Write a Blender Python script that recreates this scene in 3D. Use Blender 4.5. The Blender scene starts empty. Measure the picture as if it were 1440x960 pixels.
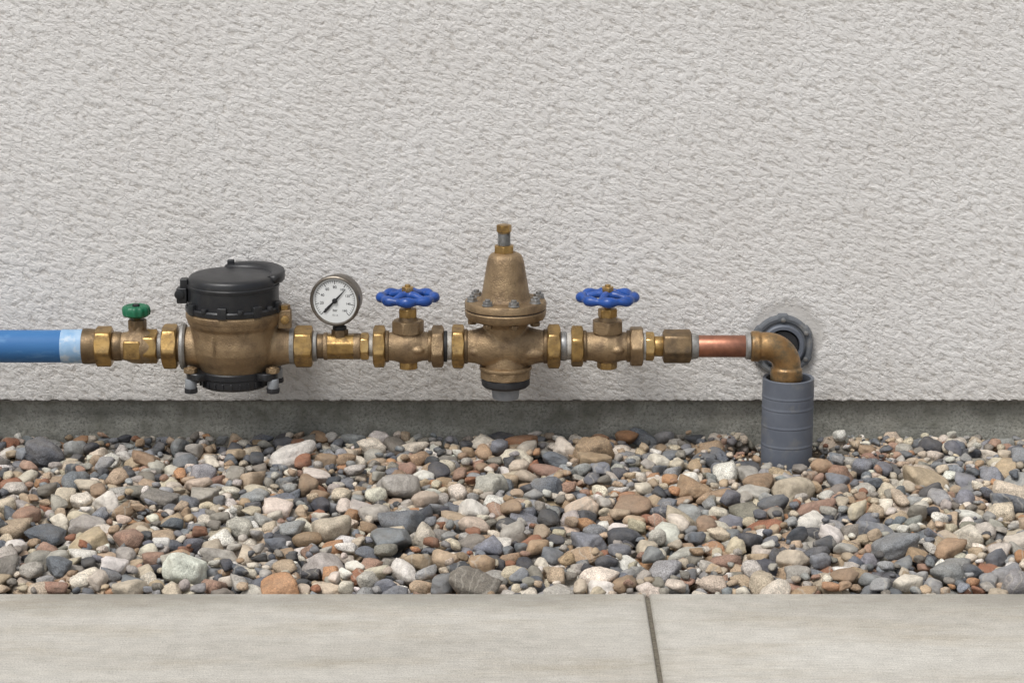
import bpy, bmesh, math, random
import numpy as np
from mathutils import Vector, Matrix, Euler
random.seed(7); rng=np.random.default_rng(23)
sc=bpy.context.scene
COL=sc.collection
def S(r,g,b):
    f=lambda c:(c/255/12.92) if c/255<=0.04045 else ((c/255+0.055)/1.055)**2.4
    return (f(r),f(g),f(b),1)
# ---------------------------------------------------------------- units: mm drawing coordinates
AX=157.0                       # height of the pipe run axis above the gravel (mm)
AY=-100.0                      # distance of the axis from the stucco face
def X(u): return u-720.0
def Z(v): return AX+(487.0-v)*1.027

# ---------------------------------------------------------------- node helpers
class NT:
    def __init__(s,name):
        s.m=bpy.data.materials.new(name); s.m.use_nodes=True
        s.t=s.m.node_tree; s.b=s.t.nodes['Principled BSDF']; s.out=s.t.nodes['Material Output']
        s.pos=s.t.nodes.new('ShaderNodeNewGeometry').outputs['Position']
    def n(s,typ,**k):
        nd=s.t.nodes.new(typ)
        for a,b in k.items(): setattr(nd,a,b)
        return nd
    def l(s,a,b): s.t.links.new(a,b)
    def noise(s,scale,detail=4,rough=.55,vec=None,dist=0,stretch=None):
        nd=s.n('ShaderNodeTexNoise'); nd.inputs['Scale'].default_value=scale
        nd.inputs['Detail'].default_value=detail; nd.inputs['Roughness'].default_value=rough
        nd.inputs['Distortion'].default_value=dist
        v=vec or s.pos
        if stretch:
            mp=s.n('ShaderNodeMapping'); mp.inputs['Scale'].default_value=stretch; s.l(v,mp.inputs['Vector']); v=mp.outputs[0]
        s.l(v,nd.inputs['Vector']); return nd.outputs['Fac']
    def ramp(s,fac,stops,interp='LINEAR'):
        r=s.n('ShaderNodeValToRGB'); cr=r.color_ramp; cr.interpolation=interp
        while len(cr.elements)<len(stops): cr.elements.new(.5)
        for e,(p,c) in zip(cr.elements,stops):
            e.position=p; e.color=c if isinstance(c,tuple) else (c,c,c,1)
        s.l(fac,r.inputs['Fac']); return r.outputs['Color']
    def mix(s,a,b,fac,mode='MIX'):
        m=s.n('ShaderNodeMix',data_type='RGBA',blend_type=mode)
        for sock,val in ((m.inputs[6],a),(m.inputs[7],b),(m.inputs[0],fac)):
            if isinstance(val,(tuple,float,int)): sock.default_value=val
            else: s.l(val,sock)
        return m.outputs[2]
    def math(s,op,a,b=None,c=None,clamp=False):
        m=s.n('ShaderNodeMath',operation=op); m.use_clamp=clamp
        for i,v in enumerate((a,b,c)):
            if v is None: continue
            if isinstance(v,(int,float)): m.inputs[i].default_value=v
            else: s.l(v,m.inputs[i])
        return m.outputs[0]
    def bump(s,h,dist,strength=1.0,normal=None):
        b=s.n('ShaderNodeBump'); b.inputs['Strength'].default_value=strength; b.inputs['Distance'].default_value=dist
        s.l(h,b.inputs['Height'])
        if normal: s.l(normal,b.inputs['Normal'])
        return b.outputs['Normal']

def simple(name,c1,c2,scale=40,metal=0,rough=.5,rvar=.15,bscale=300,bdist=.0003,bstr=.6,dirt=None,dscale=25,dthr=(.5,.7),spec=None,coat=0):
    m=NT(name)
    f=m.noise(scale,5,.6)
    col=m.ramp(f,[(.3,c1),(.7,c2)])
    if dirt:
        d=m.ramp(m.noise(dscale,6,.65),[(dthr[0],0.0),(dthr[1],1.0)])
        col=m.mix(col,dirt,d)
        if metal>.5:
            m.l(m.math('MULTIPLY_ADD',d,-.45,metal),m.b.inputs['Metallic'])
    m.l(col,m.b.inputs['Base Color'])
    if not(dirt and metal>.5): m.b.inputs['Metallic'].default_value=metal
    r=m.math('MULTIPLY_ADD',m.noise(scale*1.7,4),rvar*2,rough-rvar,clamp=True)
    m.l(r,m.b.inputs['Roughness'])
    if spec is not None: m.b.inputs['Specular IOR Level'].default_value=spec
    if coat: m.b.inputs['Coat Weight'].default_value=coat
    m.l(m.bump(m.noise(bscale,3),bdist,bstr),m.b.inputs['Normal'])
    return m.m

M={}
M['bronze']=simple('cast_bronze',S(142,120,92),S(176,152,119),34,.76,.45,.13,600,.0011,.9,S(96,77,56),42,(.45,.73))
M['bronze_d']=simple('dark_bronze',S(112,93,68),S(142,120,91),50,.75,.45,.12,500,.0006,.7,S(70,58,44),60,(.45,.72))
M['brass']=simple('machined_brass',S(160,128,76),S(192,160,106),45,.88,.33,.14,400,.0004,.6,S(102,80,52),70,(.43,.70))
M['brass_b']=simple('bright_brass',S(180,146,92),S(208,178,124),60,.9,.29,.1,400,.0002,.3,S(134,104,68),80,(.5,.78))
M['elbow']=simple('soldered_bronze',S(146,113,74),S(184,148,102),45,.80,.40,.12,350,.0006,.7,S(86,79,62),40,(.43,.64))
M['copper']=simple('copper_tube',S(160,106,84),S(188,132,108),35,.88,.38,.1,250,.0003,.4,S(118,80,64),30,(.42,.68))
M['steel']=simple('zinc_steel',S(130,130,130),S(172,172,170),80,.8,.42,.12,500,.0002,.4,S(104,98,90),70,(.5,.75))
M['solder']=simple('solder_ring',S(130,128,124),S(160,158,154),90,.4,.5,.1,500,.0005,.8,S(104,98,90),60,(.5,.75))
M['plug']=simple('grey_plastic_plug',S(126,130,134),S(150,153,156),60,.1,.5,.1,500,.0005,.6)
M['tape']=simple('ptfe_tape',S(164,161,154),S(190,187,180),120,0,.55,.1,600,.0006,.9,S(122,112,94),90,(.48,.7))
M['rubber']=simple('rubber_gasket',S(28,28,30),S(44,44,46),60,0,.6,.1,500,.0003,.5)
M['blackpl']=simple('black_plastic',S(23,24,27),S(35,36,39),25,0,.38,.08,900,.0003,.6,S(54,53,50),22,(.52,.85))
M['blue']=simple('blue_enamel',S(26,66,136),S(36,80,156),40,0,.36,.08,300,.0005,.5,S(22,46,92),70,(.52,.72))
M['green']=simple('green_plastic',S(18,92,62),S(28,106,74),40,0,.42,.08,300,.0003,.4)
M['greypvc']=simple('grey_pvc',S(86,91,101),S(101,106,115),22,0,.55,.08,300,.0003,.4,S(122,120,116),30,(.55,.8))
M['greydark']=simple('grey_rubber_collar',S(88,92,97),S(108,111,115),40,0,.62,.08,400,.0005,.6,S(140,136,128),40,(.52,.78))
M['dial']=simple('dial_white',S(208,210,208),S(218,219,217),20,0,.5,.05,50,.0001,.1)
M['ink']=simple('dial_ink',S(18,18,20),S(24,24,26),20,0,.6,.05,50,.0001,.1)
M['bezel']=simple('bezel_metal',S(104,98,90),S(136,128,118),50,.85,.36,.1,500,.0002,.4,S(80,70,58),40,(.5,.7))
def bluepipe():
    m=NT('blue_polyethylene')
    c=m.ramp(m.noise(12,5,.6,stretch=(.3,1,1)),[(.3,S(48,102,158)),(.7,S(66,122,174))])
    sc_=m.ramp(m.noise(60,6,.7,stretch=(.25,1,1)),[(.55,0.0),(.75,.8)])
    c=m.mix(c,S(112,158,198),sc_)
    m.l(c,m.b.inputs['Base Color']); m.b.inputs['Roughness'].default_value=.42
    m.l(m.bump(m.noise(120,4,stretch=(.2,1,1)),.0004,.5),m.b.inputs['Normal'])
    return m.m
M['bpipe']=bluepipe()
M['bpale']=simple('scuffed_pipe_end',S(118,158,194),S(156,182,206),60,0,.5,.1,200,.0006,.6,S(182,194,204),50,(.5,.62))

# ---------------------------------------------------------------- geometry helpers (mm)
def P(axis,o,t,r,a):
    c,s_=math.cos(a)*r,math.sin(a)*r
    if axis=='X': return (o[0]+t,o[1]+c,o[2]+s_)
    if axis=='Z': return (o[0]+c,o[1]+s_,o[2]+t)
    return (o[0]+c,o[1]+t,o[2]+s_)
def lathe(prof,axis='Z',o=(0,0,0),segs=56,rot=0.0,rf=None):
    vs=[];fs=[]
    rings=[]
    for t,r in prof:
        if r<=1e-6:
            rings.append([len(vs)]); vs.append(P(axis,o,t,0,0))
        else:
            ring=[]
            for k in range(segs):
                a=rot+2*math.pi*k/segs
                rr=rf(r,a-rot) if rf else r
                ring.append(len(vs)); vs.append(P(axis,o,t,rr,a))
            rings.append(ring)
    for i in range(len(rings)-1):
        A,B=rings[i],rings[i+1]
        for k in range(segs):
            k2=(k+1)%segs
            if len(A)==1 and len(B)==1: continue
            if len(A)==1: fs.append((A[0],B[k],B[k2]))
            elif len(B)==1: fs.append((A[k],B[0],A[k2]))
            else: fs.append((A[k],B[k],B[k2],A[k2]))
    if len(rings[0])>1: fs.append(tuple(rings[0]))
    if len(rings[-1])>1: fs.append(tuple(reversed(rings[-1])))
    return vs,fs
def cyl(axis,o,L,r,ch=1.0,segs=56):
    ch=min(ch,L*.4,r*.5)
    return lathe([(0,0),(0,r-ch),(ch*.3,r-ch*.3),(ch,r),(L-ch,r),(L-ch*.3,r-ch*.3),(L,r-ch),(L,0)],axis,o,segs)
def hexn(axis,o,L,ap,rot=0.0,n=6,k0=.97):
    per=2*math.pi/n
    cor=ap/math.cos(math.pi/n)
    def flat(a):
        d=(a%per)-per/2
        return min(ap/math.cos(d),cor*.985)
    c=max(.6,(cor-ap*k0)/2.0); c=min(c,L*.4)
    ts=[0,c*.2,c*.4,c*.6,c*.8,c,L-c,L-c*.8,L-c*.6,L-c*.4,L-c*.2,L]
    vs=[];fs=[];segs=72
    slope=(cor-ap*k0)/c
    for t in ts:
        lim=ap*k0+min(t,L-t)*slope
        for k in range(segs):
            a=2*math.pi*k/segs
            vs.append(P(axis,o,t,min(flat(a),lim),a+rot))
    for i in range(len(ts)-1):
        for k in range(segs):
            k2=(k+1)%segs
            fs.append((i*segs+k,(i+1)*segs+k,(i+1)*segs+k2,i*segs+k2))
    fs.append(tuple(range(segs))); fs.append(tuple(reversed(range((len(ts)-1)*segs,len(ts)*segs))))
    return vs,fs
def box(c,s,bev=0.0,rotz=0.0):
    bm=bmesh.new(); bmesh.ops.create_cube(bm,size=1)
    bmesh.ops.scale(bm,vec=s,verts=bm.verts)
    if bev: bmesh.ops.bevel(bm,geom=list(bm.edges),offset=bev,segments=3,affect='EDGES',profile=.6)
    if rotz: bmesh.ops.rotate(bm,matrix=Matrix.Rotation(rotz,3,'Z'),verts=bm.verts,cent=(0,0,0))
    bm.verts.index_update()
    vs=[tuple(v.co+Vector(c)) for v in bm.verts]; fs=[tuple(v.index for v in f.verts) for f in bm.faces]
    bm.free(); return vs,fs
def tube(path,radii,segs=32,sq=1.0):
    path=[Vector(p) for p in path]; vs=[];fs=[]
    up=Vector((0,1,0))
    for i,p in enumerate(path):
        d=(path[min(i+1,len(path)-1)]-path[max(i-1,0)]).normalized()
        u_=up if abs(d.dot(up))<.95 else Vector((0,0,1))
        s1=d.cross(u_).normalized(); s2=s1.cross(d).normalized()
        for k in range(segs):
            a=2*math.pi*k/segs
            vs.append(tuple(p+s1*math.cos(a)*radii[i]+s2*math.sin(a)*radii[i]*sq))
    for i in range(len(path)-1):
        for k in range(segs):
            k2=(k+1)%segs
            fs.append((i*segs+k,(i+1)*segs+k,(i+1)*segs+k2,i*segs+k2))
    fs.append(tuple(range(segs))); fs.append(tuple(reversed(range((len(path)-1)*segs,len(path)*segs))))
    return vs,fs
def ell(c,r,n=3):
    bm=bmesh.new(); bmesh.ops.create_icosphere(bm,subdivisions=n,radius=1)
    bm.verts.index_update()
    vs=[(c[0]+v.co.x*r[0],c[1]+v.co.y*r[1],c[2]+v.co.z*r[2]) for v in bm.verts]
    fs=[tuple(v.index for v in f.verts) for f in bm.faces]; bm.free(); return vs,fs
def group(name,u,v,y=AY):
    e=bpy.data.objects.new(name,None); COL.objects.link(e)
    e.location=(X(u)/1000,y/1000,Z(v)/1000); e.empty_display_size=.02
    return e
def add(name,geos,mat,parent=None,angle=32,remesh=0,smooth=5):
    V=[];F=[]
    if isinstance(geos,tuple): geos=[geos]
    for vs,fs in geos:
        b=len(V); V+=vs; F+=[tuple(i+b for i in f) for f in fs]
    L=parent.location if parent else Vector((0,0,0))
    V=[(x/1000-L.x,y/1000-L.y,z/1000-L.z) for x,y,z in V]
    me=bpy.data.meshes.new(name); me.from_pydata(V,[],F)
    bm=bmesh.new(); bm.from_mesh(me); bmesh.ops.recalc_face_normals(bm,faces=bm.faces); bm.to_mesh(me); bm.free()
    me.polygons.foreach_set('use_smooth',[True]*len(me.polygons))
    if not remesh: me.set_sharp_from_angle(angle=math.radians(angle))
    me.materials.append(M[mat] if isinstance(mat,str) else mat)
    ob=bpy.data.objects.new(name,me); COL.objects.link(ob)
    if parent: ob.parent=parent
    if remesh:
        r=ob.modifiers.new('cast','REMESH'); r.mode='VOXEL'; r.voxel_size=remesh/1000; r.use_smooth_shade=True
        s_=ob.modifiers.new('soft','SMOOTH'); s_.factor=.5; s_.iterations=smooth
    return ob
def xo(u): return (X(u),AY,AX)
def xcyl(u0,u1,r,ch=1.0): return cyl('X',xo(u0),u1-u0,r,ch)
def xhex(u0,u1,ap,rot=.2,**k): return hexn('X',xo(u0),u1-u0,ap,rot,**k)
def zcyl(u,v0,v1,r,ch=1.0,y=AY):   # v0 top, v1 bottom
    return cyl('Z',(X(u),y,Z(v1)),Z(v0)-Z(v1),r,ch)
def zhex(u,v0,v1,ap,rot=.2,y=AY,**k): return hexn('Z',(X(u),y,Z(v1)),Z(v0)-Z(v1),ap,rot,**k)
def zl(u,prof,**k): return lathe([(Z(v),r) for v,r in prof],'Z',(X(u),AY,0),**k)
def xl(prof,**k): return lathe([(X(u),r) for u,r in prof],'X',(0,AY,AX),**k)

# ================================================================ PIPE RUN
g=group('blue_water_pipe',0,487)
add('pipe',xcyl(-900,100,23.0,.5),'bpipe',g)
add('scuffed_end',xl([(87,0),(87,23.3),(88,23.8),(100,23.6),(112,24.0),(118,23.8),(119,0)]),'bpale',g)
g=group('pipe_coupling',138,487)
add('collar',xl([(116,0),(116,23),(117,25),(124,25.3),(130,24.8),(136,24.3),(137,0)]),'bronze_d',g)
add('hex_nut',xhex(135,158,25.5,.15),'brass',g)
add('neck',xl([(157,0),(157,19),(162,21),(170,20.5),(175,18),(176,0)]),'bronze_d',g)
# ball valve with green knob
g=group('ball_valve',196,487)
add('body',[xl([(171,0),(171,19.5),(178,20.5),(186,24),(200,25),(210,22),(222,19.5),(222,0)]),
            zl(194,[(480,15),(466,13),(458,11.5)])],'bronze',g,remesh=1.1,smooth=4)
add('body_hex',xhex(202,222,21.5,.35,n=6),'brass',g)
add('front_flat',box((X(188),AY-17,AX-1),(24,16,26),3),'brass',g)
add('bonnet',zhex(194,449,463,11.5,.3),'bronze_d',g)
add('stem',zcyl(194,438,452,5),'brass',g)
def knobf(r,a): return r*(1+.035*math.cos(12*a)) if r>15 else r
add('green_knob',lathe([(0,0),(0,12),(1.5,16),(4,19),(10,19.6),(14,18.8),(16,17),(17,14),(15.5,10),(15.5,0)],'Z',(X(193),AY,Z(446)),96,rf=knobf),'green',g)
add('knob_screw',zhex(193,428,433,4.5,.1),'rubber',g)
add('tail',xcyl(220,231,18,1),'solder',g)
g=group('union_nut',240,487)
add('nut',xhex(229,250,28.5,.1),'brass',g)
add('shoulder',xcyl(249,258,22,1),'bronze_d',g)
# ---------------------------------------------------------------- water meter
g=group('water_meter',330,487)
c=330
add('inlet_washer',xl([(254,0),(254,30),(255.5,32.5),(259,33),(262,31),(263,0)]),'solder',g)
add('body',[zl(c,[(430,64),(436,66),(447,66),(453,64),(457,60.5),(468,60),(480,61),(490,60.5),(500,57),(510,51.5),(518,48),(526,47)]),
            xl([(258,24),(262,27),(275,30),(300,36),(360,36),(385,30),(400,26),(411,24)]),
            ],'bronze',g,remesh=1.4,smooth=6)
add('body_band',zl(c,[(437,0),(437,66.4),(438,67.3),(444,67.3),(446,66.4),(446,0)]),'bronze',g)
add('casting_ribs',[box((X(c)+dx,AY-60.5,Z(474)),(2.2,3,26),.8) for dx in (-24,)],'bronze',g)
add('seal_boss',[box((X(402),AY-8,Z(446)),(19,18,27),3)],'bronze',g)
add('seal_screw',[cyl('Y',(X(403),AY-22,Z(446)),8,6,1), hexn('Z',(X(401),AY-8,Z(433)),6,8,.2)],'brass',g)
def lugplate(r,a):
    best=r
    for b in (math.radians(208),math.radians(332),math.radians(28),math.radians(152)):
        d=abs((a-b+math.pi)%(2*math.pi)-math.pi)
        if d<.30: best=max(best,r+19*(math.cos(d/.30*math.pi/2))**.35)
    return best
add('lower_plate',lathe([(0,0),(0,49),(1.5,51),(9,51),(10.5,49.5),(10.5,0)],'Z',(X(c-2),AY,Z(527)),180,rf=lambda r,a: lugplate(r,a) if r>1 else r),'blackpl',g)
add('lower_bowl',zl(c-1,[(526,49),(531,49.5),(537,49),(541,45),(542,40),(539,30),(539,0)]),'blackpl',g)
add('bowl_ribs',[box((X(c-1)+49.5*math.cos(a),AY+49.5*math.sin(a),Z(534)),(3,3,9),.8,a) for a in [math.radians(200+i*14) for i in range(11)]],'blackpl',g)
for i,ang in enumerate((208,332,28,152)):
    a=math.radians(ang); bx=X(c-2)+65*math.cos(a); by=AY+65*math.sin(a)
    add(f'bolt_head_{i}',[hexn('Z',(bx,by,Z(517)),7,8.4,.2+i),cyl('Z',(bx,by,Z(517)+6),2.5,5,1)],'bronze',g)
    add(f'bolt_shank_{i}',cyl('Z',(bx,by,Z(540)),15,8.2,1.2),'plug',g)
    add(f'bolt_nut_{i}',hexn('Z',(bx,by,Z(545)),7,8.6,.5+i),'rubber',g)
# black register cover
add('cover_flange',zl(c,[(436,0),(436,65.5),(434.5,67.5),(429,67.8),(427,66),(427,0)]),'blackpl',g)
add('cover',zl(c,[(428,63.5),(420,63.6),(405,63.4),(396,63),(391,62.4),(388.5,61),(386.8,58),(386,52),(385.2,36),(385,20),(385,0)]),'blackpl',g)
add('cover_rim',zl(c,[(403,0),(403,63.4),(402.4,64.6),(399,64.8),(398,63.8),(398,0)]),'blackpl',g)
add('cover_clips',[box((X(c)+65*math.cos(math.radians(a)),AY+65*math.sin(math.radians(a)),Z(428)),(8,13,16),1.5,math.radians(a)) for a in (215,262,305,345,80,130)],'blackpl',g)
add('cover_hinge',[box((X(259),AY-4,Z(414)),(15,20,22),2.5),box((X(262),AY-2,Z(399)),(11,16,15),2),cyl('Y',(X(256),AY-16,Z(412)),26,7,1)],'blackpl',g)
lip_v=[];lip_f=[];N=48
for i in range(N+1):
    t=i/N; a=math.radians(-22+t*132); w=(math.sin(math.pi*t))**.45
    ro=62+10.5*w; zt=Z(387)+1+6.5*w; zb=Z(394)-4*w
    prof=((48,Z(389)),(50+2*(1-w),Z(385.5)),(54,Z(385)+4*w),(ro-3.5,zt),(ro-1,zt-1.2),(ro,zt-4),(ro-.5,zb+3),(ro-3,zb),(52,zb))
    for rr,zz in prof: lip_v.append((X(c+2)+rr*math.cos(a),AY+rr*math.sin(a),zz))
K=9
for i in range(N):
    for k in range(K):
        k2=(k+1)%K; lip_f.append((i*K+k,(i+1)*K+k,(i+1)*K+k2,i*K+k2))
lip_f.append(tuple(range(K))); lip_f.append(tuple(range(N*K,N*K+K)))
add('cover_lip',(lip_v,lip_f),'blackpl',g,angle=50)
add('cover_tabs',[box((X(321),AY+58,Z(383)),(10,9,12),2)],'blackpl',g)
add('cover_screws',[cyl('Z',(X(c)+66*math.cos(math.radians(a)),AY+66*math.sin(math.radians(a)),Z(429)),6,4.2,.8) for a in (238,284,325)],'rubber',g)
add('outlet_washer',xl([(406,0),(406,22),(408,25),(414,25),(415,0)]),'solder',g)
# outlet union
g=group('union_nut',428,487)
add('nut',xhex(414.5,440,26,.25),'brass',g)
add('ring',xcyl(439.5,446,21,1),'solder',g)
add('sleeve',xcyl(445,458,17.5,1),'bronze_d',g)
# gauge tee
g=group('pipe_tee',482,487)
add('body',xhex(457,499,17.5,.39,n=8,k0=.99),'brass',g)
add('collar_left',xcyl(455,461,19.5,1.2),'bronze',g)
add('collar_right',xcyl(497,507,18.5,1.2),'bronze',g)
add('branch',zhex(478,463,474,10.5,.1),'bronze_d',g)
add('nipple_nut',xhex(507,519,17,.3),'brass_b',g)
add('nipple',xcyl(518,526,14,.8),'tape',g)
# ---------------------------------------------------------------- pressure gauge
g=group('pressure_gauge',476,420)
gz=Z(420); gx=X(476)
def gy(prof,segs=72): return lathe(prof,'Y',(gx,AY,gz),segs)
add('case',gy([(14,0),(14,30),(11,33),(-6,34.3),(-13,34.5),(-13,0)]),'bezel',g)
add('bezel',gy([(-12,36),(-15,36.2),(-18.5,35.2),(-19.5,33.6),(-19.3,32.4),(-16.5,31.6),(-12,31.6)]),'bezel',g)
add('dial',gy([(-15,0),(-15,32),(-15.6,32),(-15.6,0)]),'dial',g)
ticks=[]
for i in range(41):
    a=math.radians(225-i*270/40); big=i%5==0
    L=5.0 if big else 2.6; w=.9 if big else .45; r0=28.4
    d=Vector((math.cos(a),0,math.sin(a))); p=Vector((-d.z,0,d.x))
    q=[]
    for s1,s2 in ((-1,0),(1,0),(1,1),(-1,1)):
        v=Vector((gx,AY-15.9,gz))+d*(r0-L*s2)+p*(w/2*s1); q.append(tuple(v))
    ticks.append((q,[(0,1,2,3)]))
arc_v=[];arc_f=[]
for i in range(61):
    a=math.radians(225-i*270/60)
    for r in (28.4,28.9): arc_v.append((gx+r*math.cos(a),AY-15.9,gz+r*math.sin(a)))
for i in range(60): arc_f.append((2*i,2*i+1,2*i+3,2*i+2))
ticks.append((arc_v,arc_f))
add('dial_ticks',ticks,'ink',g)
def txt(s,dx,dz,size):
    cu=bpy.data.curves.new('dial_number','FONT'); cu.body=s; cu.size=size/1000; cu.align_x='CENTER'; cu.align_y='CENTER'
    cu.materials.append(M['ink'])
    o=bpy.data.objects.new('dial_number',cu); COL.objects.link(o); o.parent=g
    o.location=(dx/1000,-16.0/1000,dz/1000); o.rotation_euler=(math.pi/2,0,0)
for i in range(9):
    a=math.radians(225-i*270/8)
    txt(str(i*20),19.4*math.cos(a),19.4*math.sin(a),5.6 if i<5 else 4.8)
txt('bar',0,-13.5,5.5); txt('CL 1.6',0,-20.5,3.0)
na=math.radians(47); d=Vector((math.cos(na),0,math.sin(na))); p=Vector((-d.z,0,d.x)); C0=Vector((gx,AY-17.2,gz))
add('needle',[([tuple(C0+d*24+p*.3),tuple(C0+d*24-p*.3),tuple(C0-d*0-p*1.6),tuple(C0-d*0+p*1.6)],[(0,1,2,3)]),
     ([tuple(C0-p*.9),tuple(C0+p*.9),tuple(C0-d*14+p*2.0),tuple(C0-d*23+p*1.5),tuple(C0-d*23-p*1.5),tuple(C0-d*14-p*2.0)],[(0,1,2,3,4,5)])],'ink',g)
add('needle_hub',cyl('Y',(gx,AY-19,gz),3,3.6,.8),'ink',g)
add('stem',[cyl('Z',(gx+2,AY,Z(466)),16,7,.8),hexn('Z',(gx+2,AY,Z(467)),9,8.6,.3)],'rubber',g)
g.rotation_euler=(0,0,math.radians(-11))

# ---------------------------------------------------------------- gate valves
def gate_valve(c,xa,xb,ha,hb,wr):
    g=group('gate_valve',c,487)
    add('body',[xl([(xa-2,19),(xa+4,20),(c-20,20.5),(c-12,23),(c,24.5),(c+12,23),(c+20,20.5),(xb-4,20),(xb+2,19)]),
                zl(c,[(512,11),(506,14),(500,17),(487,20),(474,18.5),(466,17),(462,18)]),
                ell((X(c+14),AY-20,AX-1),(9,6,5.5))],'bronze',g,remesh=1.1,smooth=4)
    add('hex_inlet',xhex(ha,xa,26.3,.12+wr),'brass' ,g)
    add('hex_outlet',xhex(xb,hb,26.3,.33-wr),'bronze',g)
    add('collars',[xcyl(xa-1,xa+5,22.5,1.2),xcyl(xb-5,xb+1,22.5,1.2)],'bronze_d',g)
    add('bottom_plug',zhex(c,508,518,12.5,.5+wr),'brass',g)
    add('bonnet_hex',zhex(c,450,468,20,.15+wr),'bronze',g)
    add('bonnet_neck',zl(c,[(451,0),(451,15),(448,13),(445,12),(444,0)]),'bronze_d',g)
    add('packing_nut',zhex(c,434,446,12,.4+wr),'brass',g)
    add('stem',zcyl(c,404,436,4.8,.8),'brass',g)
    n=8; R=36.5; vs=[];fs=[];A=192;B=16
    zc=Z(418.5)
    for i in range(A):
        a=2*math.pi*i/A+wr
        k=.5+.5*math.cos(n*a); k=k**.8
        mr=4.6+3.4*k; mz=4.8+2.9*k; Rr=R-1.0+1.6*k
        for j in range(B):
            b=2*math.pi*j/B
            rr=Rr+mr*math.cos(b)
            vs.append((X(c)+rr*math.cos(a),AY+rr*math.sin(a),zc+mz*math.sin(b)))
    for i in range(A):
        for j in range(B):
            i2=(i+1)%A;j2=(j+1)%B
            fs.append((i*B+j,i2*B+j,i2*B+j2,i*B+j2))
    geos=[(vs,fs),lathe([(-6,0),(-6,9),(-5,10.5),(3,11),(6,9.5),(7,8),(7,0)],'Z',(X(c),AY,zc+1),40)]
    for i in range(4):
        a=math.pi*i/2+wr+math.pi/4
        dx,dy=math.cos(a),math.sin(a)
        path=[(X(c)+dx*r,AY+dy*r,zc+h) for r,h in ((6,4),(14,3.5),(22,1.5),(30,0),(36,0))]
        geos.append(tube(path,[6.2,5.6,5.0,4.8,5],20))
    add('hand_wheel',geos,'blue',g,remesh=1.0,smooth=3)
    add('wheel_nut',[zhex(c,403.5,411.5,7.6,.25+wr)],'brass_b',g)
    add('stem_tip',zcyl(c,400.5,405,4,.8),'brass',g)
    return g
gate_valve(574,542,607,525,624,.1)
gate_valve(854,820,886,803,904,.42)
g=group('pipe_gasket',630,487)
add('black_ring',xcyl(623.5,629,22,1),'rubber',g); add('tape_ring',xcyl(628.5,636,19.5,1),'tape',g)
g=group('union_nut',644,487)
add('nut',xhex(635.5,653,27.5,.18),'brass',g)
g=group('union_nut',779,487)
add('nut',xhex(769.5,788,27.5,.3),'brass',g)
g=group('pipe_gasket',796,487)
add('grey_ring',xcyl(787.5,797,20.5,1.2),'steel',g); add('tape_ring',xcyl(796.5,804,18.5,1),'tape',g)

# ---------------------------------------------------------------- pressure reducing valve
g=group('pressure_reducing_valve',711,487); c=711
add('body',[zl(c,[(440,50),(446,48),(451,36),(457,31),(470,30),(500,30),(512,31),(519,31)]),
            xl([(651,22.5),(660,23),(668,24),(680,28),(695,32),(727,32),(742,28),(754,24.5),(762,23),(771,22.5)]),
            ell((X(750),AY-24,Z(492)),(15,6,8)), ell((X(668),AY-21,Z(490)),(8,5,5))],'bronze',g,remesh=1.3,smooth=5)
add('collars',[xcyl(651,658,24.5,1.5),xcyl(764,771,24.5,1.5)],'bronze_d',g)
add('lower_flange',zl(c,[(448,0),(448,50),(446.5,54),(443,56.5),(436,57.3),(434.5,56),(434.5,0)]),'bronze',g)
add('flange_joint',zl(c,[(436,0),(436,55.2),(432,55.2),(432,0)]),'rubber',g)
add('upper_flange',zl(c,[(433,0),(433,56.2),(432,57.3),(425,57.3),(422.5,56),(421.5,53),(421.2,45),(420,0)]),'bronze',g)
add('spring_bell',zl(c,[(424,44),(421,38),(418,35),(413,33.4),(405,32),(392,29.8),(378,27.4),(368,25.6),(362,23.6),(358.5,21),(356,16),(355,0)]),'bronze',g,remesh=1.2,smooth=3)
add('lock_nut',zhex(c-2,346,357,13,.5),'brass',g)
thr=[]
for i in range(12):
    vv=347-i*1.7; thr+= [(vv,9.2),(vv-.85,8.0)]
add('threaded_stud',zl(c-2,[(348,0)]+thr+[(326,0)]),'steel',g)
add('cap_nut',[zhex(c-2,318,328,9.4,.2),zcyl(c-2,327,330,8.6,.6)],'brass',g)
for i in range(8):
    a=math.radians(i*45+14); bx=X(c)+48*math.cos(a); by=AY+48*math.sin(a)
    add(f'flange_bolt_{i}',[hexn('Z',(bx,by,Z(421.5)),6,6.3,i*.7),cyl('Z',(bx,by,Z(421.8)),1.6,8,.4),cyl('Z',(bx,by,Z(415.5)),3,3.8,.6)],'steel',g)
    add(f'flange_nut_{i}',[hexn('Z',(bx,by,Z(453)),5.5,6,i*.9)],'bronze_d',g)
add('bottom_cap_hex',[zhex(c,518,531,34.5,.3,n=8),zcyl(c,514,519,37,1.2)],'bronze',g)
add('bottom_ring',zl(c,[(530,0),(530,33.5),(533,34.5),(540,34),(543,31),(544,28),(544,0)]),'rubber',g)
add('drain_plug',[zl(c,[(543,0),(543,20),(557,19),(560,18),(561.5,15),(561.5,0)])],'plug',g)

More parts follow.
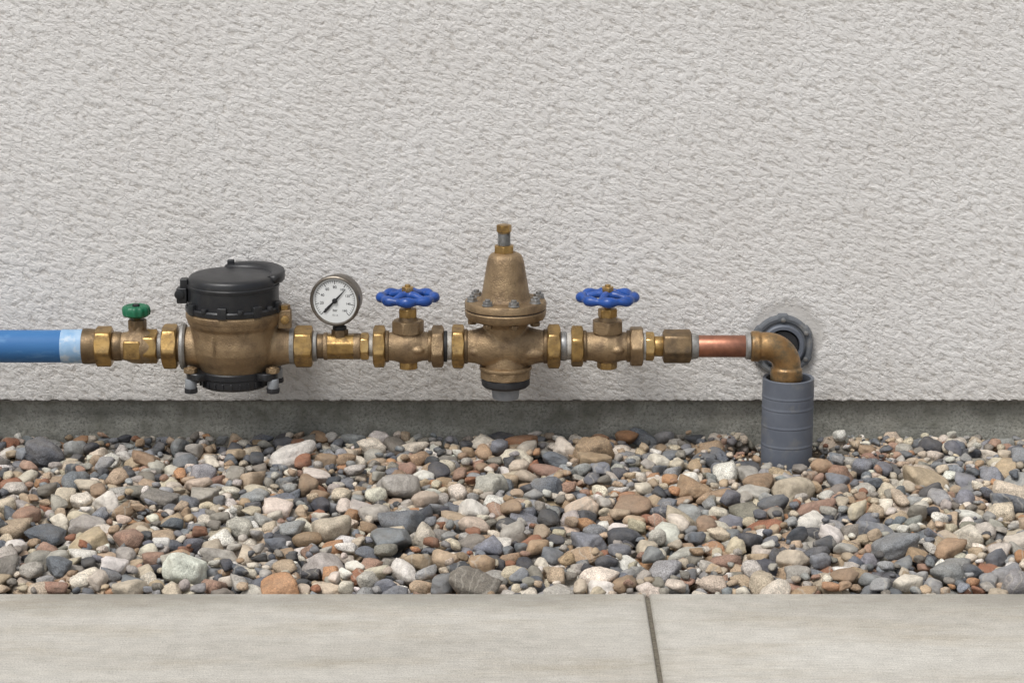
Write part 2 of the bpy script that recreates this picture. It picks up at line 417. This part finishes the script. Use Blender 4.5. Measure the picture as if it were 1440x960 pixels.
# ---------------------------------------------------------------- reducing adapters + copper pipe
g=group('pipe_adapter',940,487)
add('ring',xcyl(903,908,19.5,1),'tape',g)
add('nipple_nut',xhex(907,920,18,.35),'brass_b',g)
add('nipple',xcyl(919,933,14.5,1),'brass',g)
add('coupling_hex',xhex(932,972,21,.22,k0=.93),'bronze_d',g)
add('solder_ring',xl([(971,0),(971,17.5),(973,18.5),(978,18),(982,16.5),(983,0)]),'solder',g)
g=group('copper_pipe',1015,487)
add('pipe',xcyl(980,1062,15.6,.5),'copper',g)
g=group('pipe_elbow',1105,495)
add('solder_ring',xl([(1048,0),(1048,17),(1050,18.8),(1055,18.8),(1057,0)]),'solder',g)
path=[]
ec=1107; br=29
for u in (1056,1062,1070): path.append((X(u),AY,AX)); 
for i in range(13):
    a=math.pi/2*i/12
    path.append((X(ec-br)+br*math.sin(a),AY,AX-br+br*math.cos(a)))
for dz in (9,): path.append((X(ec),AY,AX-br-dz))
rad=[20]*len(path)
add('elbow_bend',[tube(path,rad,40),
    xl([(1055.5,19),(1057,21.6),(1067,21.8),(1070,19)]),
    zl(ec,[(516,19),(518,22.4),(533,23),(536,21.6),(538,18)])],'elbow',g,remesh=1.1,smooth=3)
add('riser',zcyl(ec,534,600,15.5,.5),'copper',g)
g=group('grey_pipe_sleeve',1110,590)
prof=[(680,31.5),(531.5,31.5),(530.8,32.5),(530.6,35.6),(531.5,36.4),(534,36.4),(552,36.4)]
for vv in (556,572,597,624):
    prof+=[(vv-4,36.4),(vv-2,36.4),(vv-1.2,36.75),(vv+.6,36.75),(vv+1.4,36.25),(vv+2.2,36.4),(vv+5,36.4)]
prof+=[(680,36.4)]
vs,fs=lathe([(Z(v),r) for v,r in prof],'Z',(X(1110),AY,0),72)
fs=[f for f in fs if len(f)<5]
segs=72;n=len(prof)
for k in range(segs): fs.append((k,(k+1)%segs,(n-1)*segs+(k+1)%segs,(n-1)*segs+k))
add('sleeve',(vs,fs),'greypvc',g,angle=40)
add('sleeve_seal',zcyl(1110,590,600,31.6,.5),'rubber',g)
# wall collar
ex,ez=390.5,136.0
g=bpy.data.objects.new('wall_pipe_collar',None); COL.objects.link(g); g.location=(ex/1000,0,ez/1000)
def wy(prof,segs=72,rf=None): return lathe(prof,'Y',(ex,0,ez),segs,rf=rf)
add('flange',wy([(4,0),(4,44),(-6,44.5),(-9,43),(-10,40),(-9,36),(-6,34),(-6,0)],96,
   rf=lambda r,a: r+(2.2 if (r>39 and abs(((a*6/(2*math.pi))%1)-.5)<.13) else 0)),'greydark',g)
add('inner_ring',wy([(-5,0),(-5,32),(-13,31.5),(-15,29.5),(-15,25),(-8,23.5),(-8,0)]),'greypvc',g)
add('flange_screws',[cyl('Y',(ex+38.5*math.cos(a),-13,ez+38.5*math.sin(a)),5,3.4,.8,24) for a in [math.radians(30+60*i) for i in range(6)]],'steel',g)
add('rubber_plug',wy([(-7,0),(-7,24),(-12,22),(-13,0)]),'rubber',g)

# ================================================================ STUCCO WALL
def stucco_mat():
    m=NT('stucco')
    sep=m.n('ShaderNodeSeparateXYZ'); m.l(m.pos,sep.inputs[0])
    sx=m.math('ADD',sep.outputs[0],m.math('MULTIPLY',sep.outputs[2],.25))
    sz=m.math('ADD',sep.outputs[2],m.math('MULTIPLY',sep.outputs[0],.22))
    cmb=m.n('ShaderNodeCombineXYZ'); m.l(sx,cmb.inputs[0]); m.l(sz,cmb.inputs[2])
    wn=m.n('ShaderNodeTexNoise'); wn.inputs['Scale'].default_value=95; wn.inputs['Detail'].default_value=4; wn.inputs['Roughness'].default_value=.65; m.l(cmb.outputs[0],wn.inputs['Vector'])
    vm=m.n('ShaderNodeVectorMath',operation='MULTIPLY_ADD'); m.l(wn.outputs['Color'],vm.inputs[0]); vm.inputs[1].default_value=(.010,.0,.009); m.l(cmb.outputs[0],vm.inputs[2])
    wv=vm.outputs[0]
    n1=m.noise(72,2,.5,wv,stretch=(1,1,1.5))
    # overlapping torn plateaus
    pl=m.ramp(n1,[(.36,0.0),(.39,.36),(.465,.40),(.492,.80),(.58,.85),(.61,1.0)])
    n2=m.noise(150,3,.6,wv,stretch=(1,1,1.3))
    pl2=m.ramp(n2,[(.42,0.0),(.49,.8),(.62,1.0)])
    n4=m.noise(20,3,.5,wv,stretch=(1,1,1.3))
    n3=m.noise(480,3,.6)
    h=m.math('ADD',m.math('MULTIPLY',pl,.56),m.math('MULTIPLY',pl2,.19))
    h=m.math('ADD',h,m.math('MULTIPLY',n4,.30))
    h=m.math('ADD',h,m.math('MULTIPLY',n3,.18))
    dv=m.n('ShaderNodeVectorMath',operation='DISTANCE'); m.l(m.pos,dv.inputs[0]); dv.inputs[1].default_value=(ex/1000+.006,0,ez/1000+.008)
    dd=m.math('ADD',dv.outputs['Value'],m.math('MULTIPLY',m.noise(30,2),.02))
    mr=m.n('ShaderNodeMapRange'); mr.interpolation_type='SMOOTHSTEP'; m.l(dd,mr.inputs[0]); mr.inputs[1].default_value=.056; mr.inputs[2].default_value=.072; mr.inputs[3].default_value=.3; mr.inputs[4].default_value=1
    h=m.math('MULTIPLY',h,mr.outputs[0])
    dp=m.n('ShaderNodeDisplacement'); dp.inputs['Midlevel'].default_value=.6; dp.inputs['Scale'].default_value=.0034
    m.l(h,dp.inputs['Height']); m.l(dp.outputs[0],m.out.inputs['Displacement'])
    c=m.ramp(m.noise(5,5,.6),[(.3,S(211,208,204)),(.7,S(219,217,214))])
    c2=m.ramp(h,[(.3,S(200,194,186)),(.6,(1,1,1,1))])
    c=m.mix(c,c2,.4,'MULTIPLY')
    gr=m.n('ShaderNodeMapRange'); m.l(sep.outputs[2],gr.inputs[0]); gr.inputs[1].default_value=.05; gr.inputs[2].default_value=.16; gr.inputs[3].default_value=.4; gr.inputs[4].default_value=0
    gf=m.math('MULTIPLY',gr.outputs[0],m.noise(18,4))
    c=m.mix(c,S(160,150,134),gf)
    patch=m.math('MULTIPLY',m.math('SUBTRACT',1.0,mr.outputs[0]),.5)
    c=m.mix(c,S(180,178,174),patch)
    m.l(c,m.b.inputs['Base Color']); m.b.inputs['Roughness'].default_value=.9; m.b.inputs['Specular IOR Level'].default_value=.2
    m.m.displacement_method='BOTH'
    return m.m
xs=np.concatenate([np.linspace(-6,-1.0,60,endpoint=False),np.arange(-1.0,1.0,.0021),np.linspace(1.0,6,60)])
zs=np.concatenate([np.arange(.053,.72,.0021),np.linspace(.72,3.2,60)])
nx,nz=len(xs),len(zs)
XX,ZZ=np.meshgrid(xs,zs)
V=np.stack([XX.ravel(),np.zeros(nx*nz),ZZ.ravel()],1)
V=np.concatenate([V,np.array([(x,.03,.053) for x in xs])])
idx=np.arange(nx*nz).reshape(nz,nx)
q=np.stack([idx[:-1,:-1],idx[:-1,1:],idx[1:,1:],idx[1:,:-1]],-1).reshape(-1,4)
b0=nx*nz+np.arange(nx)
qb=np.stack([b0[:-1],b0[1:],idx[0,1:],idx[0,:-1]],-1)
Fq=np.concatenate([q,qb])
def npmesh(name,V,F,smooth=True):
    me=bpy.data.meshes.new(name); k=F.shape[1]
    me.vertices.add(len(V)); me.vertices.foreach_set('co',V.astype(np.float32).ravel())
    me.loops.add(F.size); me.loops.foreach_set('vertex_index',F.astype(np.int32).ravel())
    me.polygons.add(len(F)); me.polygons.foreach_set('loop_start',np.arange(0,F.size,k,dtype=np.int32))
    me.update(calc_edges=True); me.validate()
    me.polygons.foreach_set('use_smooth',np.full(len(me.polygons),smooth))
    return me
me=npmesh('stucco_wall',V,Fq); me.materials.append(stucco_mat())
wall=bpy.data.objects.new('stucco_wall',me); COL.objects.link(wall)
M['core']=simple('wall_core',S(190,184,176),S(200,194,186),10,0,.9,.05,200,.001,.5)
o=add('wall_core',box((0,145,1626),(12000,228,3144)),'core'); o.parent=wall
def found_mat():
    m=NT('foundation_concrete')
    c=m.ramp(m.noise(9,6,.7,stretch=(.6,1,1.4)),[(.3,S(130,129,120)),(.5,S(152,151,142)),(.7,S(172,170,160))])
    sp=m.ramp(m.noise(240,3,.7),[(.35,.5),(.5,1.0),(.68,1.25)])
    c=m.mix(c,sp,.85,'MULTIPLY')
    st=m.ramp(m.noise(30,6,.7),[(.48,0.0),(.7,1.0)])
    c=m.mix(c,S(98,98,86),m.math('MULTIPLY',st,.7))
    m.l(c,m.b.inputs['Base Color']); m.b.inputs['Roughness'].default_value=.92
    h=m.math('ADD',m.noise(60,5,.6),m.math('MULTIPLY',m.noise(300,4,.7),.5))
    m.l(m.bump(h,.004,.9),m.b.inputs['Normal']); return m.m
M['found']=found_mat()
o=add('foundation',box((0,147,-74),(12000,260,252)),'found'); o.parent=wall
o=add('weep_screed',box((0,8,51.2),(12000,12,2.2)),simple('screed_metal',S(96,92,86),S(120,116,108),40,.3,.6)); o.parent=wall

# ================================================================ GROUND / GRAVEL / PATH
PX,PY=X(1110)/1000,AY/1000
GX=1.5; res=.003
gx=np.arange(-GX,GX+res,res); gyv=np.arange(-.712,.018,res)
HX,HY=np.meshgrid(gx,gyv)
H=-.050+.004*np.sin(HX*17+3)*np.sin(HY*23)
dpipe=np.sqrt(((HX-PX-.008)/1.5)**2+((HY-PY-.035))**2)
mound=np.clip(1-(dpipe/.09)**2,0,1)
H=H+mound*.044
edge=np.clip(1-(.02-HY)/.035,0,1); H=np.minimum(H+edge*.024,-.008+.002*np.sin(HX*60))
def soil_mat():
    m=NT('soil')
    c=m.ramp(m.noise(220,6,.75),[(.3,S(56,46,36)),(.5,S(88,74,58)),(.66,S(122,105,84)),(.75,S(164,148,124))])
    m.l(c,m.b.inputs['Base Color']); m.b.inputs['Roughness'].default_value=.95
    m.l(m.bump(m.noise(260,5,.7),.004,1),m.b.inputs['Normal']); return m.m
SOIL=soil_mat()
st=3
hx,hy,hh=HX[::st,::st],HY[::st,::st],H[::st,::st]
hh=hh+rng.normal(0,.0014,hh.shape)
r_,c_=hx.shape; ii=np.arange(r_*c_).reshape(r_,c_)
me=npmesh('soil_bed',np.stack([hx.ravel(),hy.ravel(),hh.ravel()],1),np.stack([ii[:-1,:-1],ii[:-1,1:],ii[1:,1:],ii[1:,:-1]],-1).reshape(-1,4)); me.materials.append(SOIL)
ob=bpy.data.objects.new('soil_bed',me); COL.objects.link(ob)
gm=NT('ground_soil'); gc=gm.ramp(gm.noise(60,8,.75),[(.3,S(80,72,62)),(.5,S(120,110,96)),(.7,S(160,150,136))]); gm.l(gc,gm.b.inputs['Base Color']); gm.b.inputs['Roughness'].default_value=.95
gm.l(gm.bump(gm.noise(60,6,.7),.01,1),gm.b.inputs['Normal'])
me=npmesh('ground',np.array([(-150,-150,-.062),(150,-150,-.062),(150,150,-.062),(-150,150,-.062)],float),np.array([[0,1,2,3]]),False); me.materials.append(gm.m)
ob=bpy.data.objects.new('ground',me); COL.objects.link(ob)

def ico(n):
    bm=bmesh.new(); bmesh.ops.create_icosphere(bm,subdivisions=n,radius=1); bm.verts.index_update()
    v=np.array([x.co[:] for x in bm.verts]); f=np.array([[q.index for q in t.verts] for t in bm.faces]); bm.free()
    return v/np.linalg.norm(v,axis=1)[:,None],f
ICO={n:ico(n) for n in (2,3,4)}
NP=120; specs=[]
for i in range(NP):
    k=rng.integers(7,15); nn=rng.normal(size=(k,3)); nn/=np.linalg.norm(nn,axis=1)[:,None]
    nn=np.concatenate([nn,np.array([[0,0,1.],[0,0,-1.],[1,0,0],[-1,0,0],[0,1,0],[0,-1,0]])+rng.normal(0,.24,(6,3))])
    hh_=rng.uniform(.66,1.08,len(nn)); pw=rng.choice([7,11,17,30],p=[.24,.30,.28,.18])
    ph=rng.uniform(0,6.28,(8,)); fr=rng.normal(0,3.4,(8,3)); am=rng.uniform(.006,.02,8)
    specs.append((nn,hh_,pw,ph,fr,am))
def proto(spec,n):
    d,f=ICO[n]; nn,hh_,pw,ph,fr,am=spec
    t=np.clip(d@nn.T/hh_,0,None); r=(t**pw).sum(1)**(-1/pw)
    v=d*r[:,None]
    w=sum(am[j]*np.sin(v@fr[j]*1.6+ph[j]) for j in range(8))
    v=v*(1+w)[:,None]
    v=v-(v.max(0)+v.min(0))/2
    mx=np.abs(v).max(0); return v/mx
PR={n:[proto(s_,n) for s_ in specs] for n in (2,3,4)}
pal=[((144,144,143),12),((120,123,128),11),((98,102,109),10),((66,69,76),7.5),((172,166,157),13),((190,176,155),15),((208,198,182),13),((176,155,130),12),((158,133,107),9),((156,124,106),5),((168,126,92),3.5),((142,96,72),2.2),((130,125,116),8),((216,211,202),6.5)]
pc=np.array([S(*c_)[:3] for c_,_ in pal]); pw_=np.array([w for _,w in pal],float); pw_/=pw_.sum()
stones=[]
def place(a,b,c,k,region=None,maxz=.02,sink=.86):
    best=None
    for _ in range(k):
        yaw=rng.uniform(0,math.pi)
        e=math.sqrt((b*math.cos(yaw))**2+(a*math.sin(yaw))**2)
        if region: x=rng.uniform(region[0],region[1]); y=rng.uniform(max(region[2],-.711+e),min(region[3],.015-e))
        else: x=rng.uniform(-GX+a,GX-a); y=rng.uniform(-.711+e,.015-e)
        dp_=math.hypot(x-PX,y-PY)
        if dp_<.037+a*.95: continue
        if a>.0062 and math.hypot((x-PX-.008)/1.4,y-PY-.035)<.062+.5*a: continue
        j0=int((x-a+GX)/res); j1=int((x+a+GX)/res)+2; i0=max(0,int((y-a+.712)/res)); i1=int((y+a+.712)/res)+2
        sx=HX[i0:i1,j0:j1]-x; sy=HY[i0:i1,j0:j1]-y
        cy,sn=math.cos(yaw),math.sin(yaw)
        p2=((sx*cy+sy*sn)/a)**2+((-sx*sn+sy*cy)/b)**2
        msk=p2<.75
        if msk.sum()<1: continue
        cap=c*np.sqrt(np.clip(1-p2,0,1))
        hs=(H[i0:i1,j0:j1]+cap)[msk]
        zc=np.quantile(hs,sink) 
        if best is None or zc+.3*c<best[0]: best=(zc+.3*c,x,y,zc,yaw,i0,i1,j0,j1,p2,cap)
    if best is None: return False
    _,x,y,zc,yaw,i0,i1,j0,j1,p2,cap=best
    lim=maxz if y<-.06 else min(maxz,.010)
    if zc+c>lim: return False
    sub=H[i0:i1,j0:j1]; m_=p2<1
    sub[m_]=np.maximum(sub[m_],(zc+cap*.95)[m_])
    stones.append((x,y,zc,a,b,c,yaw)); return True
def sz(med,sig,lo,hi):
    a=float(np.clip(np.exp(rng.normal(math.log(med),sig)),lo,hi))
    return a,a*rng.uniform(.62,.95),a*rng.uniform(.44,.76)
cnt=0
while H.mean()<-.023 and cnt<9000:
    place(*sz(.0145,.3,.008,.026),4,maxz=.0); cnt+=1
for _ in range(330): place(*sz(.0230,.26,.019,.040),7,maxz=.021,sink=.8)
cnt=0
while H.mean()<-.0085 and cnt<7500:
    place(*sz(.0124,.33,.007,.024),7,maxz=.014); cnt+=1
for _ in range(3800): place(*sz(.0068,.28,.0038,.011),5,maxz=.011)
for _ in range(420): place(*sz(.0030,.4,.0015,.006),1,region=(PX-.13,PX+.15,PY-.05,.012),maxz=.006)
print('stones',len(stones),'meanH',H.mean())
Vs=[];Fs=[];Cs=[];Rs=[];base=0
for (x,y,z,a,b,c,yaw) in stones:
    vis=abs(x)<.85 and z>-.030
    n=4 if (a>.024 and vis and z>-.02) else (3 if (a>.0085 and vis) else 2)
    k=rng.integers(NP); v=PR[n][k]*np.array([a,b,c])
    R=np.array(Euler((rng.normal(0,.18),rng.normal(0,.18),0)).to_matrix()); v=v@R.T
    cy,sn=math.cos(yaw),math.sin(yaw); v=v@np.array([[cy,sn,0],[-sn,cy,0],[0,0,1]])
    v=v+np.array([x,y,z]); Vs.append(v); Fs.append(ICO[n][1]+base); base+=len(v)
    col=pc[rng.choice(len(pc),p=pw_)]*rng.uniform(.82,1.18)*(1+rng.normal(0,.02,3))
    Cs.append(np.tile(np.append(np.clip(col,0,1),1),(len(v),1))); Rs.append(np.full(len(v),rng.uniform(0,1)))
print('gravel verts',base)
me=npmesh('gravel',np.concatenate(Vs),np.concatenate(Fs))
at=me.color_attributes.new('stone_colour','FLOAT_COLOR','POINT'); at.data.foreach_set('color',np.concatenate(Cs).astype(np.float32).ravel())
at=me.attributes.new('stone_rand','FLOAT','POINT'); at.data.foreach_set('value',np.concatenate(Rs).astype(np.float32))
def stone_mat():
    m=NT('river_stone')
    ca=m.n('ShaderNodeAttribute',attribute_name='stone_colour'); ra=m.n('ShaderNodeAttribute',attribute_name='stone_rand')
    off=m.n('ShaderNodeVectorMath',operation='ADD'); cm=m.n('ShaderNodeCombineXYZ')
    r10=m.math('MULTIPLY',ra.outputs['Fac'],37.0); m.l(r10,cm.inputs[0]); m.l(r10,cm.inputs[1]); m.l(m.pos,off.inputs[0]); m.l(cm.outputs[0],off.inputs[1])
    v=off.outputs[0]
    c=ca.outputs['Color']
    mott=m.ramp(m.noise(85,6,.7,v),[(.3,.66),(.5,1.0),(.7,1.32)])
    c=m.mix(c,mott,.95,'MULTIPLY')
    sp=m.ramp(m.noise(600,3,.6,v),[(.34,.5),(.5,1.0),(.66,1.4)])
    c=m.mix(c,sp,m.math('FRACT',m.math('MULTIPLY',ra.outputs['Fac'],7.3)),'MULTIPLY')
    wv=m.n('ShaderNodeTexWave'); wv.inputs['Scale'].default_value=22; wv.inputs['Distortion'].default_value=14; wv.inputs['Detail'].default_value=4; m.l(v,wv.inputs['Vector'])
    vein=m.ramp(wv.outputs['Fac'],[(.86,0.0),(1.0,1.0)])
    sel=m.math('GREATER_THAN',m.math('FRACT',m.math('MULTIPLY',ra.outputs['Fac'],13.7)),.88)
    c=m.mix(c,S(184,178,166),m.math('MULTIPLY',m.math('MULTIPLY',vein,sel),.4))
    dust=m.ramp(m.noise(28,5,.6),[(.4,.04),(.75,.30)])
    c=m.mix(c,S(168,158,142),dust)
    m.l(c,m.b.inputs['Base Color'])
    m.l(m.math('MULTIPLY_ADD',m.math('FRACT',m.math('MULTIPLY',ra.outputs['Fac'],5.1)),.3,.6),m.b.inputs['Roughness'])
    m.b.inputs['Specular IOR Level'].default_value=.35
    h=m.math('ADD',m.noise(130,5,.62,v),m.math('MULTIPLY',m.noise(700,3,.6,v),.3))
    m.l(m.bump(h,.0036,.9),m.b.inputs['Normal']); return m.m
me.materials.append(stone_mat())
ob=bpy.data.objects.new('gravel',me); COL.objects.link(ob)

def path_mat():
    m=NT('path_concrete')
    c=m.ramp(m.noise(2.6,6,.6,stretch=(.5,1.6,1)),[(.28,S(168,163,153)),(.5,S(189,185,176)),(.72,S(202,199,191))])
    st_=m.ramp(m.noise(7,7,.7,stretch=(.45,2.0,1)),[(.48,0.0),(.72,1.0)])
    c=m.mix(c,S(168,158,140),m.math('MULTIPLY',st_,.7))
    sep=m.n('ShaderNodeSeparateXYZ'); m.l(m.pos,sep.inputs[0])
    br=m.ramp(m.noise(1.0,5,.6,stretch=(26,420,1)),[(.3,.86),(.7,1.08)])
    c=m.mix(c,br,1.0,'MULTIPLY')
    sp=m.ramp(m.noise(480,3,.6),[(.33,.72),(.48,1.0),(.7,1.12)]); c=m.mix(c,sp,.95,'MULTIPLY')
    blot=m.ramp(m.noise(38,5,.7),[(.35,.90),(.6,1.03)]); c=m.mix(c,blot,1.0,'MULTIPLY')
    ed=m.n('ShaderNodeMapRange'); m.l(sep.outputs[1],ed.inputs[0]); ed.inputs[1].default_value=-.785; ed.inputs[2].default_value=-.712; ed.inputs[3].default_value=0; ed.inputs[4].default_value=.9
    ef=m.math('MULTIPLY',ed.outputs[0],m.ramp(m.noise(9,6,.65,stretch=(.5,1,1)),[(.36,0.0),(.6,1.0)]))
    c=m.mix(c,S(138,134,124),ef)
    jd=m.math('ABSOLUTE',m.math('SUBTRACT',sep.outputs[0],.1605)); jr=m.n('ShaderNodeMapRange'); m.l(jd,jr.inputs[0]); jr.inputs[1].default_value=.003; jr.inputs[2].default_value=.022; jr.inputs[3].default_value=.5; jr.inputs[4].default_value=0
    c=m.mix(c,S(140,134,122),m.math('MULTIPLY',jr.outputs[0],m.noise(50,5)))
    m.l(c,m.b.inputs['Base Color']); m.b.inputs['Roughness'].default_value=.88; m.b.inputs['Specular IOR Level'].default_value=.3
    h=m.math('ADD',m.noise(1.0,4,.6,stretch=(40,500,1)),m.math('MULTIPLY',m.noise(500,4,.65),.7))
    m.l(m.bump(h,.0013,.8),m.b.inputs['Normal']); return m.m
M['path']=path_mat()
def slab(x0,x1,y0,y1):
    bm=bmesh.new(); bmesh.ops.create_cube(bm,size=1)
    bmesh.ops.scale(bm,vec=(x1-x0,y1-y0,100),verts=bm.verts)
    bmesh.ops.translate(bm,vec=((x0+x1)/2,(y0+y1)/2,-50),verts=bm.verts)
    ed=[e for e in bm.edges if all(v.co.z>-1 for v in e.verts)]
    bmesh.ops.bevel(bm,geom=ed,offset=3.5,segments=4,affect='EDGES',profile=.5)
    bm.verts.index_update()
    vs=[tuple(v.co) for v in bm.verts]; fs=[tuple(v.index for v in f.verts) for f in bm.faces]; bm.free(); return vs,fs
jx=160.5
path=bpy.data.objects.new('concrete_path',None); COL.objects.link(path)
for i,(a,b) in enumerate(((-6000,jx-4003),(jx-3997,jx-2003),(jx-1997,jx-2.6),(jx+2.6,jx+1997),(jx+2003,jx+3997),(jx+4003,6000))):
    add(f'slab_{i+1}',slab(a,b,-2100,-712),'path',path,angle=50)
jm=NT('joint_filler'); jc=jm.ramp(jm.noise(200,6,.7),[(.3,S(88,82,72)),(.7,S(140,132,116))]); jm.l(jc,jm.b.inputs['Base Color']); jm.b.inputs['Roughness'].default_value=.95; jm.l(jm.bump(jm.noise(300,5,.7),.004,1),jm.b.inputs['Normal'])
add('joint_filler',[box((jx+k*2000,-1406,-26),(5.0 if k==0 else 5.9,1380,45)) for k in (-2,-1,0,1,2)],jm.m,path)

# ================================================================ LIGHT / CAMERA
w=bpy.data.worlds.new('World'); sc.world=w; w.use_nodes=True
nt=w.node_tree; bg=nt.nodes['Background']
sky=nt.nodes.new('ShaderNodeTexSky'); sky.sky_type='NISHITA'; sky.sun_disc=False
sdir=Vector((-.42,-.56,1.12)).normalized()
sky.sun_elevation=math.asin(sdir.z); sky.sun_rotation=math.atan2(sdir.x,sdir.y)%(2*math.pi)
sky.air_density=1.0; sky.dust_density=3.0
hs=nt.nodes.new('ShaderNodeHueSaturation'); hs.inputs['Saturation'].default_value=.35
nt.links.new(sky.outputs[0],hs.inputs['Color']); nt.links.new(hs.outputs[0],bg.inputs['Color'])
bg.inputs['Strength'].default_value=.14
sl=bpy.data.lights.new('sun','SUN'); sl.energy=2.2; sl.angle=math.radians(24); sl.color=(1,.985,.96)
so=bpy.data.objects.new('sun',sl); COL.objects.link(so); so.rotation_euler=sdir.to_track_quat('Z','Y').to_euler()
cam=bpy.data.cameras.new('camera'); cam.lens=90; cam.sensor_width=36; cam.clip_end=500; cam.clip_start=.05
co=bpy.data.objects.new('camera',cam); COL.objects.link(co)
co.location=(0,-3.606,.983); co.rotation_euler=(math.radians(90-13.15),0,0); sc.camera=co
sc.view_settings.view_transform='Standard'; sc.view_settings.look='None'; sc.view_settings.exposure=0
